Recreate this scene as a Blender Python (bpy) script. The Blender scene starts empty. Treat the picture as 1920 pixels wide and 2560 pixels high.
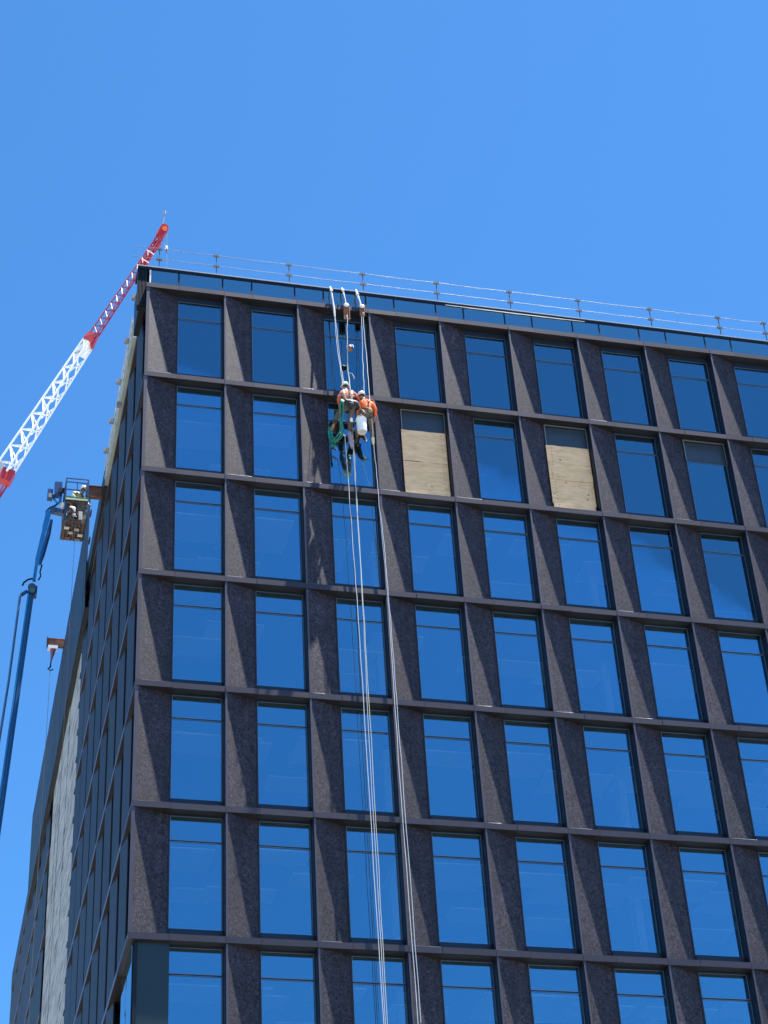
import bpy, bmesh, math, random
from mathutils import Vector, Matrix
import numpy as np
random.seed(7)
scene = bpy.context.scene
C = scene.collection
GZ = 47.1                      # all heights below are given from the underside of the top ledge, which is 47.1 m above ground

# ------------------------------------------------------------------ camera
CAM = Vector((-5.4105, -47.9546, -45.5082))
FPX = 4895.4                   # focal length in source pixels (1920 x 2560)
_w = Vector((0.919467, -0.152115, 0.186355))
R = Matrix.Rotation(_w.length, 3, _w.normalized())     # world -> camera (x right, y down, z forward)
cam_d = bpy.data.cameras.new('camera')
cam = bpy.data.objects.new('camera', cam_d); C.objects.link(cam)
right, down, fwd = R[0].copy(), R[1].copy(), R[2].copy()
M = Matrix((right, -down, -fwd)).transposed()
cam.matrix_world = Matrix.Translation(CAM + Vector((0, 0, GZ))) @ M.to_4x4()
cam_d.sensor_fit = 'VERTICAL'; cam_d.sensor_height = 36; cam_d.sensor_width = 27
cam_d.lens = 36 * FPX / 2560
cam_d.clip_start = 0.5; cam_d.clip_end = 5000
scene.camera = cam

# ------------------------------------------------------------------ light
SUN = Vector((0.26, -0.067, 1.0)).normalized()
world = bpy.data.worlds.new('World'); scene.world = world; world.use_nodes = True
nt = world.node_tree; nt.nodes.clear()
sky = nt.nodes.new('ShaderNodeTexSky'); sky.sky_type = 'NISHITA'; sky.sun_disc = False
sky.sun_elevation = math.asin(SUN.z); sky.sun_rotation = math.atan2(SUN.x, SUN.y)
sky.altitude = 200; sky.air_density = 1.0; sky.dust_density = 0.25; sky.ozone_density = 3.5
tint = nt.nodes.new('ShaderNodeMix'); tint.data_type = 'RGBA'; tint.blend_type = 'MULTIPLY'
tint.inputs[0].default_value = 1.0; tint.inputs[7].default_value = (0.40, 0.82, 1.10, 1)
bg = nt.nodes.new('ShaderNodeBackground'); bg.inputs[1].default_value = 0.073
out = nt.nodes.new('ShaderNodeOutputWorld')
nt.links.new(sky.outputs[0], tint.inputs[6]); nt.links.new(tint.outputs[2], bg.inputs[0]); nt.links.new(bg.outputs[0], out.inputs[0])
sd = bpy.data.lights.new('sun', 'SUN'); sd.energy = 5.0; sd.angle = math.radians(0.53); sd.color = (1.0, 0.95, 0.88)
so = bpy.data.objects.new('sun', sd); C.objects.link(so); so.location = (20, -20, 120)
so.rotation_euler = SUN.to_track_quat('Z', 'Y').to_euler()
vs = scene.view_settings; vs.view_transform = 'Standard'; vs.look = 'None'; vs.gamma = 1; vs.exposure = 1.6; vs.use_curve_mapping = False
scene.cycles.max_bounces = 8; scene.cycles.transparent_max_bounces = 16

# ------------------------------------------------------------------ helpers
def at(u, v, y):
    """point on the vertical plane y = const that a source pixel looks at (photo heights)"""
    d = R.transposed() @ Vector(((u - 960) / FPX, (v - 1280) / FPX, 1))
    return CAM + d * ((y - CAM.y) / d.y)
def atx(u, v, x):
    d = R.transposed() @ Vector(((u - 960) / FPX, (v - 1280) / FPX, 1))
    return CAM + d * ((x - CAM.x) / d.x)
class MB:
    def __init__(s): s.v = []; s.f = []; s.sm = []
    def face(s, pts, smooth=False):
        n = len(s.v); s.v += [tuple(p) for p in pts]; s.f.append(tuple(range(n, n + len(pts)))); s.sm.append(smooth)
    def add(s, vs, fs, smooth=False):
        n = len(s.v); s.v += [tuple(p) for p in vs]; s.f += [tuple(i + n for i in f) for f in fs]; s.sm += [smooth] * len(fs)
    def box(s, x0, x1, y0, y1, z0, z1):
        s.add([(x0,y0,z0),(x1,y0,z0),(x1,y1,z0),(x0,y1,z0),(x0,y0,z1),(x1,y0,z1),(x1,y1,z1),(x0,y1,z1)],
              [(3,2,1,0),(4,5,6,7),(0,1,5,4),(1,2,6,5),(2,3,7,6),(3,0,4,7)])
        return s
    def prism(s, poly, z0, z1):            # poly: xy points counter clockwise
        n = len(poly)
        s.add([(x,y,z0) for x,y in poly] + [(x,y,z1) for x,y in poly],
              [tuple(range(n-1,-1,-1)), tuple(range(n,2*n))] + [(i,(i+1)%n,(i+1)%n+n,i+n) for i in range(n)])
        return s
    def bar(s, a, b, w, h=None, up=(0,0,1)):
        a, b = Vector(a), Vector(b); h = h or w; d = (b-a).normalized(); up = Vector(up)
        if abs(d.dot(up)) > .98: up = Vector((0,1,0))
        sx = d.cross(up).normalized(); sy = sx.cross(d)
        vs = []
        for p in (a, b):
            for i, j in ((-1,-1),(1,-1),(1,1),(-1,1)): vs.append(p + sx*i*w/2 + sy*j*h/2)
        s.add(vs, [(3,2,1,0),(4,5,6,7),(0,1,5,4),(1,2,6,5),(2,3,7,6),(3,0,4,7)]); return s
    def tube(s, pts, r, n=8, cap=True):
        pts = [Vector(p) for p in pts]; rs = r if isinstance(r, (list, tuple)) else [r]*len(pts)
        rings = []; sx = None
        for i, p in enumerate(pts):
            d = (pts[min(i+1,len(pts)-1)] - pts[max(i-1,0)]).normalized()
            if sx is None: sx = d.cross(Vector((0,0,1)) if abs(d.z) < .9 else Vector((0,1,0))).normalized()
            else: sx = (sx - d*sx.dot(d)).normalized()
            sy = d.cross(sx)
            rings.append([p + (sx*math.cos(t)+sy*math.sin(t))*rs[i] for t in [2*math.pi*k/n for k in range(n)]])
        vs = [q for rg in rings for q in rg]; fs = []
        for i in range(len(pts)-1):
            for k in range(n): fs.append((i*n+k, i*n+(k+1)%n, (i+1)*n+(k+1)%n, (i+1)*n+k))
        s.add(vs, fs, True)
        if cap:
            s.add(rings[0], [tuple(range(n-1,-1,-1))]); s.add(rings[-1], [tuple(range(n))])
        return s
    def ell(s, c, rx, ry, rz, nu=12, nv=8, lo=-1.0):
        vs = []; c = Vector(c)
        for j in range(nv+1):
            ph = math.asin(lo) + (math.pi/2 - math.asin(lo))*j/nv
            for i in range(nu):
                t = 2*math.pi*i/nu; vs.append(c + Vector((rx*math.cos(ph)*math.cos(t), ry*math.cos(ph)*math.sin(t), rz*math.sin(ph))))
        fs = [(j*nu+i, j*nu+(i+1)%nu, (j+1)*nu+(i+1)%nu, (j+1)*nu+i) for j in range(nv) for i in range(nu)]
        fs.append(tuple(range(nu-1,-1,-1))); s.add(vs, fs, True); return s
WO = {}                        # world origins
def mesh_of(name, mb, org):
    me = bpy.data.meshes.new(name)
    me.from_pydata([(x-org[0], y-org[1], z-org[2]) for x,y,z in mb.v], [], mb.f)
    me.polygons.foreach_set('use_smooth', mb.sm); me.update(); return me
def mk(name, mb, mat, parent=None, org=None):
    if org is None: org = WO[parent.name] if parent else Vector((0,0,0))
    org = Vector(org)
    me = mesh_of(name, mb, org) if isinstance(mb, MB) else mb
    if mat is not None and not me.materials: me.materials.append(mat)
    o = bpy.data.objects.new(name, me); C.objects.link(o); WO[o.name] = org
    if parent: o.parent = parent; o.location = org - WO[parent.name]
    else: o.location = org + Vector((0,0,GZ))
    return o
def place(name, me, org, parent, rot=None):
    o = bpy.data.objects.new(name, me); C.objects.link(o); WO[o.name] = Vector(org)
    o.parent = parent; o.location = Vector(org) - WO[parent.name]
    if rot: o.rotation_euler = rot
    return o
def tag(o, label, cat, group=None):
    o['label'] = label; o['category'] = cat
    if group: o['group'] = group
    return o
def thing(name, org, label, cat, group=None):
    o = bpy.data.objects.new(name, None); o.empty_display_size = .3; C.objects.link(o)
    o.location = Vector(org) + Vector((0,0,GZ)); WO[o.name] = Vector(org)
    return tag(o, label, cat, group)

# ------------------------------------------------------------------ materials
def mat(name, col, rough=.5, metal=0., spec=.5, **k):
    m = bpy.data.materials.new(name); m.use_nodes = True; n = m.node_tree.nodes; b = n['Principled BSDF']
    b.inputs['Base Color'].default_value = (*col, 1); b.inputs['Roughness'].default_value = rough
    b.inputs['Metallic'].default_value = metal; b.inputs['Specular IOR Level'].default_value = spec
    if 'noise' in k:
        sc_, amt = k['noise']; L = m.node_tree.links
        g = n.new('ShaderNodeNewGeometry'); mp = n.new('ShaderNodeMapping'); L.new(g.outputs['Position'], mp.inputs[0])
        mp.inputs['Scale'].default_value = k.get('stretch', (1,1,1))
        t = n.new('ShaderNodeTexNoise'); t.inputs['Scale'].default_value = sc_; t.inputs['Detail'].default_value = 5; L.new(mp.outputs[0], t.inputs[0])
        mr = n.new('ShaderNodeMapRange'); mr.inputs[1].default_value = .3; mr.inputs[2].default_value = .7
        mr.inputs[3].default_value = 1-amt; mr.inputs[4].default_value = 1+amt; L.new(t.outputs[0], mr.inputs[0])
        oi = n.new('ShaderNodeObjectInfo'); mo = n.new('ShaderNodeMapRange'); mo.inputs[3].default_value = 1-k.get('obj', 0); mo.inputs[4].default_value = 1+k.get('obj', 0)
        L.new(oi.outputs['Random'], mo.inputs[0])
        mu = n.new('ShaderNodeMath'); mu.operation = 'MULTIPLY'; L.new(mr.outputs[0], mu.inputs[0]); L.new(mo.outputs[0], mu.inputs[1])
        v = n.new('ShaderNodeVectorMath'); v.operation = 'SCALE'; v.inputs[0].default_value = col; L.new(mu.outputs[0], v.inputs['Scale'])
        L.new(v.outputs[0], b.inputs['Base Color'])
        if k.get('bump'):
            bp = n.new('ShaderNodeBump'); bp.inputs['Strength'].default_value = k['bump']; bp.inputs['Distance'].default_value = k.get('bd', .01)
            L.new(t.outputs[0], bp.inputs['Height']); L.new(bp.outputs[0], b.inputs['Normal'])
    return m
def panel_material():
    """textured dark bronze sheet with a fine worm-like relief"""
    m = mat('textured_panel', (.1,.09,.09), .6, 0, .35); n = m.node_tree.nodes; L = m.node_tree.links; b = n['Principled BSDF']
    g = n.new('ShaderNodeNewGeometry')
    d = n.new('ShaderNodeTexNoise'); d.inputs['Scale'].default_value = 9; d.inputs['Detail'].default_value = 2; L.new(g.outputs['Position'], d.inputs[0])
    v = n.new('ShaderNodeVectorMath'); v.operation = 'MULTIPLY_ADD'; v.inputs[1].default_value = (.22,.22,.22); L.new(d.outputs['Color'], v.inputs[0]); L.new(g.outputs['Position'], v.inputs[2])
    w = n.new('ShaderNodeTexNoise'); w.inputs['Scale'].default_value = 15; w.inputs['Detail'].default_value = 3; w.inputs['Distortion'].default_value = 1.2; L.new(v.outputs[0], w.inputs[0])
    r = n.new('ShaderNodeValToRGB'); r.color_ramp.elements[0].position = .42; r.color_ramp.elements[0].color = (.005,.004,.007,1)
    r.color_ramp.elements[1].position = .60; r.color_ramp.elements[1].color = (.046,.037,.055,1); L.new(w.outputs[0], r.inputs[0])
    big = n.new('ShaderNodeTexNoise'); big.inputs['Scale'].default_value = 1.1; big.inputs['Detail'].default_value = 4; L.new(g.outputs['Position'], big.inputs[0])
    mr = n.new('ShaderNodeMapRange'); mr.inputs[1].default_value = .3; mr.inputs[2].default_value = .7; mr.inputs[3].default_value = .78; mr.inputs[4].default_value = 1.18; L.new(big.outputs[0], mr.inputs[0])
    oi = n.new('ShaderNodeObjectInfo'); mo = n.new('ShaderNodeMapRange'); mo.inputs[3].default_value = .9; mo.inputs[4].default_value = 1.1; L.new(oi.outputs['Random'], mo.inputs[0])
    mp = n.new('ShaderNodeMapping'); mp.inputs['Scale'].default_value = (7,7,.45); L.new(g.outputs['Position'], mp.inputs[0])
    st = n.new('ShaderNodeTexNoise'); st.inputs['Scale'].default_value = 1; st.inputs['Detail'].default_value = 6; L.new(mp.outputs[0], st.inputs[0])
    sr = n.new('ShaderNodeMapRange'); sr.inputs[1].default_value = .35; sr.inputs[2].default_value = .72; sr.inputs[3].default_value = .85; sr.inputs[4].default_value = 1.3; L.new(st.outputs[0], sr.inputs[0])
    m0 = n.new('ShaderNodeMath'); m0.operation = 'MULTIPLY'; L.new(mr.outputs[0], m0.inputs[0]); L.new(sr.outputs[0], m0.inputs[1])
    mu = n.new('ShaderNodeMath'); mu.operation = 'MULTIPLY'; L.new(m0.outputs[0], mu.inputs[0]); L.new(mo.outputs[0], mu.inputs[1])
    s = n.new('ShaderNodeVectorMath'); s.operation = 'SCALE'; L.new(r.outputs[0], s.inputs[0]); L.new(mu.outputs[0], s.inputs['Scale']); L.new(s.outputs[0], b.inputs['Base Color'])
    bp = n.new('ShaderNodeBump'); bp.inputs['Strength'].default_value = .35; bp.inputs['Distance'].default_value = .01; L.new(w.outputs[0], bp.inputs['Height']); L.new(bp.outputs[0], b.inputs['Normal'])
    return m
def glass_material(name, refl, trans, base, wav=.004, dirt_cloud=.02):
    """coated tinted glazing: mirror-like coating mixed with a tinted see-through layer, slight pillowing, pale smears that also paint in cloud reflections"""
    m = bpy.data.materials.new(name); m.use_nodes = True; n = m.node_tree.nodes; L = m.node_tree.links; n.clear()
    o = n.new('ShaderNodeOutputMaterial'); gl = n.new('ShaderNodeBsdfGlossy'); gl.inputs['Color'].default_value = (*refl,1); gl.inputs['Roughness'].default_value = .015
    tr = n.new('ShaderNodeBsdfTransparent'); tr.inputs[0].default_value = (*trans,1)
    fr = n.new('ShaderNodeFresnel'); fr.inputs[0].default_value = 1.5
    mr = n.new('ShaderNodeMapRange'); mr.inputs[1].default_value = .04; mr.inputs[2].default_value = .6; mr.inputs[3].default_value = base; mr.inputs[4].default_value = 1; L.new(fr.outputs[0], mr.inputs[0])
    mx = n.new('ShaderNodeMixShader'); L.new(mr.outputs[0], mx.inputs[0]); L.new(tr.outputs[0], mx.inputs[1]); L.new(gl.outputs[0], mx.inputs[2])
    g = n.new('ShaderNodeNewGeometry'); t = n.new('ShaderNodeTexNoise'); t.inputs['Scale'].default_value = .9; t.inputs['Detail'].default_value = 1; L.new(g.outputs['Position'], t.inputs[0])
    bp = n.new('ShaderNodeBump'); bp.inputs['Strength'].default_value = 1; bp.inputs['Distance'].default_value = wav; L.new(t.outputs[0], bp.inputs['Height']); L.new(bp.outputs[0], gl.inputs['Normal'])
    df = n.new('ShaderNodeBsdfDiffuse'); df.inputs[0].default_value = (.55,.58,.6,1)
    mp = n.new('ShaderNodeMapping'); mp.inputs['Scale'].default_value = (1.3,1,2.2); L.new(g.outputs['Position'], mp.inputs[0])
    dn = n.new('ShaderNodeTexNoise'); dn.inputs['Scale'].default_value = 2.2; dn.inputs['Detail'].default_value = 7; dn.inputs['Distortion'].default_value = 1.5; L.new(mp.outputs[0], dn.inputs[0])
    dr = n.new('ShaderNodeMapRange'); dr.inputs[1].default_value = .66; dr.inputs[2].default_value = .80; dr.inputs[3].default_value = .004; dr.inputs[4].default_value = dirt_cloud+.022; L.new(dn.outputs[0], dr.inputs[0])  # pale streaks: smears, and cloud reflections painted as diffuse colour
    m2 = n.new('ShaderNodeMixShader'); L.new(dr.outputs[0], m2.inputs[0]); L.new(mx.outputs[0], m2.inputs[1]); L.new(df.outputs[0], m2.inputs[2])
    L.new(m2.outputs[0], o.inputs[0]); return m
def ply_material():
    m = mat('plywood', (.5,.42,.3), .7, 0, .2); n = m.node_tree.nodes; L = m.node_tree.links; b = n['Principled BSDF']
    g = n.new('ShaderNodeNewGeometry'); mp = n.new('ShaderNodeMapping'); mp.inputs['Scale'].default_value = (1.4,1,5); L.new(g.outputs['Position'], mp.inputs[0])
    t = n.new('ShaderNodeTexNoise'); t.inputs['Scale'].default_value = 1.6; t.inputs['Detail'].default_value = 7; t.inputs['Distortion'].default_value = .8; L.new(mp.outputs[0], t.inputs[0])
    r = n.new('ShaderNodeValToRGB'); r.color_ramp.elements[0].position = .3; r.color_ramp.elements[0].color = (.60,.40,.22,1); r.color_ramp.elements[1].position = .62; r.color_ramp.elements[1].color = (.78,.54,.32,1)
    L.new(t.outputs[0], r.inputs[0])
    k = n.new('ShaderNodeTexVoronoi'); k.inputs['Scale'].default_value = 2.6; L.new(g.outputs['Position'], k.inputs[0])
    kr = n.new('ShaderNodeMapRange'); kr.inputs[1].default_value = .05; kr.inputs[2].default_value = .13; kr.inputs[3].default_value = .35; kr.inputs[4].default_value = 1; L.new(k.outputs['Distance'], kr.inputs[0])
    s = n.new('ShaderNodeVectorMath'); s.operation = 'SCALE'; L.new(r.outputs[0], s.inputs[0]); L.new(kr.outputs[0], s.inputs['Scale']); L.new(s.outputs[0], b.inputs['Base Color'])
    return m
def wrap_material():
    """pale ribbed precast / membrane: grey-white with long slanting streaks"""
    m = mat('pale_wall', (.5,.52,.5), .8, 0, .2); n = m.node_tree.nodes; L = m.node_tree.links; b = n['Principled BSDF']
    g = n.new('ShaderNodeNewGeometry'); mp = n.new('ShaderNodeMapping'); mp.inputs['Scale'].default_value = (1,.35,2.6); mp.inputs['Rotation'].default_value = (.12,0,0); L.new(g.outputs['Position'], mp.inputs[0])
    t = n.new('ShaderNodeTexNoise'); t.inputs['Scale'].default_value = 1.5; t.inputs['Detail'].default_value = 6; t.inputs['Distortion'].default_value = .6; L.new(mp.outputs[0], t.inputs[0])
    r = n.new('ShaderNodeValToRGB'); r.color_ramp.elements[0].position = .36; r.color_ramp.elements[0].color = (.17,.18,.18,1); r.color_ramp.elements[1].position = .56; r.color_ramp.elements[1].color = (.38,.40,.39,1)
    L.new(t.outputs[0], r.inputs[0]); L.new(r.outputs[0], b.inputs['Base Color'])
    bp = n.new('ShaderNodeBump'); bp.inputs['Strength'].default_value = .5; bp.inputs['Distance'].default_value = .05; L.new(t.outputs[0], bp.inputs['Height']); L.new(bp.outputs[0], b.inputs['Normal'])
    return m
PANEL = panel_material()
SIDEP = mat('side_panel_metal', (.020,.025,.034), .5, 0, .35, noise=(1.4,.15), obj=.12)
TRIM = mat('bronze_trim', (.034,.029,.044), .48, .25, .5, noise=(2.2,.10), obj=.10)
EDGE = mat('fin_edge_metal', (.085,.072,.092), .40, .3, .5, noise=(3.,.08), obj=.06)
BLACK = mat('black_metal', (.006,.007,.011), .4, 0, .3)
FLASH = mat('foot_flashing_metal', (.12,.11,.14), .4, .3)
SOFF = mat('soffit_metal', (.022,.020,.022), .5, 0, .3, noise=(1.2,.2), obj=.2)
FRAME = mat('frame_metal', (.010,.020,.040), .45, 0, .3)
SEAL = mat('pane_spacer', (.16,.20,.25), .4, .4)
GLASS = glass_material('window_glass', (.36,.70,.88), (.92,.97,.99), .34, .0012, .0)
BAND = glass_material('band_glass', (.42,.60,.66), (.05,.08,.1), .62, .003, .0)
SPAN = mat('backing_board', (.030,.044,.062), .35, 0, .5, noise=(1.5,.12))
TEAL = mat('teal_panel', (.012,.025,.032), .35, 0, .5, noise=(.8,.1))
PLY = ply_material(); WRAP = wrap_material()
DARKTEAL = mat('screen_metal', (.009,.018,.025), .5, 0, .25, noise=(.7,.18), stretch=(1,1.6,.2), obj=.14)
CONC = mat('concrete_slab', (.36,.35,.33), .8, noise=(2,.12))
CEIL = mat('ceiling_board', (.90,.90,.88), .8)
INT = mat('interior_wall', (.30,.30,.31), .8, noise=(.7,.1))
WHITE = mat('white_paint', (.80,.80,.78), .4, noise=(3.,.06))
WROPE = mat('white_rope', (.60,.60,.62), .7, noise=(60,.2))
YROPE = mat('pale_yellow_rope', (.60,.56,.42), .7, noise=(60,.2))
GROPE = mat('grey_rope', (.50,.54,.60), .7, noise=(60,.2))
GREEN = mat('green_hose', (.015,.20,.13), .45, noise=(12,.3))
RED = mat('red_paint', (.40,.02,.03), .4, noise=(1.5,.15))
MAG = mat('faded_red_paint', (.26,.035,.09), .5, noise=(1.5,.15))
CWHITE = mat('crane_white', (.82,.84,.84), .4, noise=(1.5,.05))
GALV = mat('galvanised_tube', (.08,.09,.11), .4, .5, noise=(6,.12))
RUST = mat('rusty_steel', (.20,.085,.05), .7, .2, noise=(4,.35))
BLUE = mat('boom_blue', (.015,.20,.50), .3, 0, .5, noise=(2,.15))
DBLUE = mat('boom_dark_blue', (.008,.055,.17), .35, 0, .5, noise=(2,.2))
GREY = mat('mid_grey', (.25,.25,.26), .6, noise=(5,.15))
LGREY = mat('light_grey', (.50,.51,.50), .6, noise=(5,.15))
MEMB = mat('green_grey_membrane', (.30,.37,.33), .7, noise=(1.6,.25), stretch=(1,.5,3))
SKIN = mat('skin', (.42,.22,.15), .5); SKIN2 = mat('skin_tan', (.38,.20,.13), .5)
HV1 = mat('faded_orange_cloth', (.62,.16,.08), .8, noise=(14,.2)); HV2 = mat('bright_orange_cloth', (.95,.17,.03), .8, noise=(14,.15))
REFL = mat('reflective_tape', (.48,.38,.33), .5); KHAKI = mat('khaki_cloth', (.30,.22,.13), .85, noise=(14,.2)); KHAKI2 = mat('dark_khaki_cloth', (.12,.095,.07), .85, noise=(14,.2))
BCLOTH = mat('black_webbing', (.018,.018,.022), .7, noise=(20,.3)); BOOT = mat('tan_boot', (.32,.22,.10), .7, noise=(20,.2)); BBOOT = mat('black_boot', (.02,.022,.024), .6)
YBOOT = mat('pale_yellow_boot', (.65,.60,.35), .7); MINT = mat('mint_helmet', (.60,.78,.66), .3); WHELM = mat('white_helmet', (.80,.80,.80), .3); HAIR = mat('dark_hair', (.02,.015,.01), .7)
HVY = mat('pale_lime_cloth', (.70,.72,.42), .8, noise=(14,.15)); YELL = mat('yellow_cloth', (.72,.50,.12), .8, noise=(14,.15)); NAVY = mat('navy_cloth', (.015,.02,.05), .8)
PINK = mat('faded_pink_mesh', (.13,.095,.09), .8, noise=(9,.6)); MESHB = mat('brown_shade_mesh', (.11,.085,.065), .8, noise=(7,.6), bump=.8, bd=.03); DGREEN = mat('dark_green_rail', (.01,.09,.06), .5); LIME = mat('lime_tape', (.62,.78,.50), .5)
MAROON = mat('dark_red_bag', (.12,.012,.015), .7); BROWN = mat('leather_brown', (.25,.10,.05), .6, noise=(20,.3)); PAIL = mat('white_plastic', (.78,.80,.82), .35); PAILB = mat('pail_bottom', (.70,.68,.60), .5)

# ------------------------------------------------------------------ ground
g = MB(); g.face([(-900,-900,-47.1),(900,-900,-47.1),(900,900,-47.1),(-900,900,-47.1)])
o = mk('ground', g, mat('ground_concrete', (.30,.275,.24), .9, noise=(.15,.2))); o['kind'] = 'structure'
g = MB(); g.face([(-60,-60,-47.096),(80,-60,-47.096),(80,-10,-47.096),(-60,-10,-47.096)])
o = mk('road', g, mat('asphalt', (.055,.055,.058), .85, noise=(.6,.15))); o['kind'] = 'structure'
g = MB(); g.box(-60,80,-10,-5,-47.09,-46.95); o = mk('pavement', g, CONC); o['kind'] = 'structure'

# ------------------------------------------------------------------ building
W = 2.4912; H = 3.9; NB = 12; NR = 8; LT = .185; D = .31; SE = .965; XL = -.124; YEND = 58.9
ZB = -H*NR
bld = thing('office_building', (12, 20, -47.1), 'tall dark bronze office building with blue glass windows, its corner at left', 'office building')
def B(name, mb, m): return mk(name, mb, m, bld)
# core, slabs, interior
m = MB()
for j in range(NR+1): m.box(.6, NB*W-.2, D+.09, 20, -H*j-.0, -H*j+.30)
B('floor_slab', m, mat('dark_soffit_paint', (.10,.10,.11), .8))['kind'] = 'stuff'
m = MB().box(.6, NB*W-.2, 7.5, 7.8, ZB, 0.25); B('core_wall', m, INT)
m = MB()
for k in (3.0, 6.0, 9.0): m.box(k*W+.3, k*W+.55, 2.6, 3.0, ZB+.3, -.0)
B('interior_column', m, CONC)['kind'] = 'stuff'
rafts = []
for j in range(NR):
    for k in range(NB):
        rr = random.random()
        if j < 1 and rr < .5: continue
        y0 = random.uniform(1.3,2.6); z = -H*j-random.uniform(.25,.55); x0 = k*W+random.uniform(-.3,1.0) if k else random.uniform(.9,1.2)
        mb = MB().box(x0, x0+random.uniform(1.3,3.0), y0, y0+random.uniform(.8,1.9), z-.05, z)
        mk('ceiling_panel', mb, CEIL, bld)
        if rr < .5:
            y1 = y0+2.3; mk('ceiling_panel', MB().box(x0-.5, x0+1.6, y1, y1+.9, z-.15, z-.1), CEIL, bld)
m = MB().box(XL+.06, NB*W, .62, YEND, -47.1, ZB-.3); B('lower_wall', m, TEAL)
m = MB().box(.35, NB*W, .0, .61, -47.1, ZB-.3); B('podium_wall', m, TEAL)
m = MB().box(NB*W-.18, NB*W, .0, YEND, ZB-.29, 1.0); B('right_wall', m, PANEL)
m = MB().box(0.1, NB*W, YEND-.3, YEND-.0, ZB-.29, 1.0); B('back_wall', m, PANEL)
m = MB().box(.4, NB*W-.2, .95, YEND-.31, .55, .9); B('roof', m, CONC)

# ledges along the front
ledge_me = {}
for j in range(NR+1):
    z = -H*j
    for k in range(NB):
        for a, b_ in ((0 if k else XL, SE), (SE, W)):
            key = (round(a,3), b_)
            if key not in ledge_me:
                mb = MB().box(a+.004, b_-.004, -.022, D+.02, 0, LT); ledge_me[key] = mesh_of('ledge', mb, (0,0,0)); ledge_me[key].materials.append(TRIM)
            place('ledge', ledge_me[key], (k*W, random.uniform(-.004,.004), z + random.uniform(-.005,.005)), bld, (random.uniform(-.006,.006), random.uniform(-.0015,.0015), random.uniform(-.001,.001)))
# splayed panels, fin edges, reveals
ph0, ph1 = -H+LT+.004, -.010
sof = mesh_of('soffit', MB().box(.0, W-.004, -.012, D+.015, -.008, -.002), (0,0,0)); sof.materials.append(SOFF)
for j in range(NR+1):
    for k in range(NB): place('soffit', sof, (k*W, 0, -H*j-.006), bld)
ph1 = -.017
mb = MB().prism([(.056,.004),(SE,D),(SE,D+.03),(.056,.034)], ph0, ph1)
splay = mesh_of('splayed_panel', mb, (0,0,0)); splay.materials.append(PANEL)
mb = MB().prism([(-.02,.004),(SE,D),(SE,D+.03),(-.02,.034)], ph0, ph1)
splay0 = mesh_of('splayed_panel', mb, (0,0,0)); splay0.materials.append(PANEL)
fe = mesh_of('fin_edge', MB().box(0, .052, -.012, .02, ph0, ph1), (0,0,0)); fe.materials.append(EDGE)
fe0 = mesh_of('fin_edge', MB().box(XL+.002, -.022, -.012, .02, ph0, ph1), (0,0,0)); fe0.materials.append(EDGE)
rv = mesh_of('reveal', MB().box(0, .03, .024, D+.05, ph0, ph1), (0,0,0)); rv.materials.append(BLACK)
for j in range(NR):
    z = -H*j
    for k in range(NB):
        if j >= 6 and k == 0:
            place('corner_panel', mesh_of('corner_panel', MB().box(.16, 1.0, .12, .16, ph0, ph1), (0,0,0)), (0,0,z), bld).data.materials.append(TEAL)
            place('corner_post', mesh_of('corner_post', MB().box(.06, .156, .10, .5, ph0, ph1), (0,0,0)), (0,0,z), bld).data.materials.append(BLACK)
            continue
        place('splayed_panel', splay if k else splay0, (k*W, random.uniform(-.002,.004), z), bld)
        place('fin_edge', fe if k else fe0, (k*W, random.uniform(-.002,.002), z), bld)
        if k: place('reveal', rv, (k*W-.031, 0, z), bld)
# thin turned-up flashing at the foot of the splayed panels, missing in places
for j in range(1, NR+1):
    for k in range(NB):
        if random.random() < .55 or (j, k) == (1, 0):
            L_ = random.uniform(.35,.85); x0 = k*W+.06+random.uniform(0,.05); z0 = -H*j+LT+.001; lift_ = .05 if (j, k) == (1, 0) else random.uniform(.008,.022)
            fm = MB(); fm.add([(x0,-.02,z0),(x0+L_,-.02,z0),(x0+L_,-.016,z0),(x0,-.016,z0),(x0,-.018,z0+lift_),(x0+L_,-.018,z0+lift_*.4),(x0+L_,-.012,z0+lift_*.4),(x0,-.012,z0+lift_)], [(3,2,1,0),(4,5,6,7),(0,1,5,4),(1,2,6,5),(2,3,7,6),(3,0,4,7)])
            B('foot_flashing', fm, FLASH)
# windows
G0, G1 = SE+.008, W-.042
ZT, ZTR, ZS = -.05, -.81, -3.44
def window_meshes(ztr, ZT=ZT):
    f = MB(); y0, y1 = D-.05, D+.07
    f.box(G0-.03, G0+.012, y0+.03, y1, -H+LT+.003, -.018)
    f.box(G1-.002, G1+.030, y0, y1, -H+LT+.003, -.018)
    f.box(G0+.014, G1-.01, y0+.02, y1, ZT, -.018)
    f.box(G0+.014, G1-.01, D-.004, y1, ztr-.016, ztr+.016)
    f.box(G0+.014, G1-.01, y0-.02, y1, -H+LT+.003, ZS)
    return f
def pane(z0, z1): return MB().box(G0+.022, G1-.018, D+.004, D+.014, z0, z1)
def spacer(z0, z1):
    s = MB(); y0, y1 = D-.012, D-.003; t = .014
    s.box(G0+.014, G0+.028, y0, y1, z0, z1); s.box(G1-.024, G1-.010, y0, y1, z0, z1); s.box(G0+.03, G1-.026, y0, y1, z1-t, z1); s.box(G0+.03, G1-.026, y0, y1, z0, z0+t); return s
wm = {}
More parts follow.
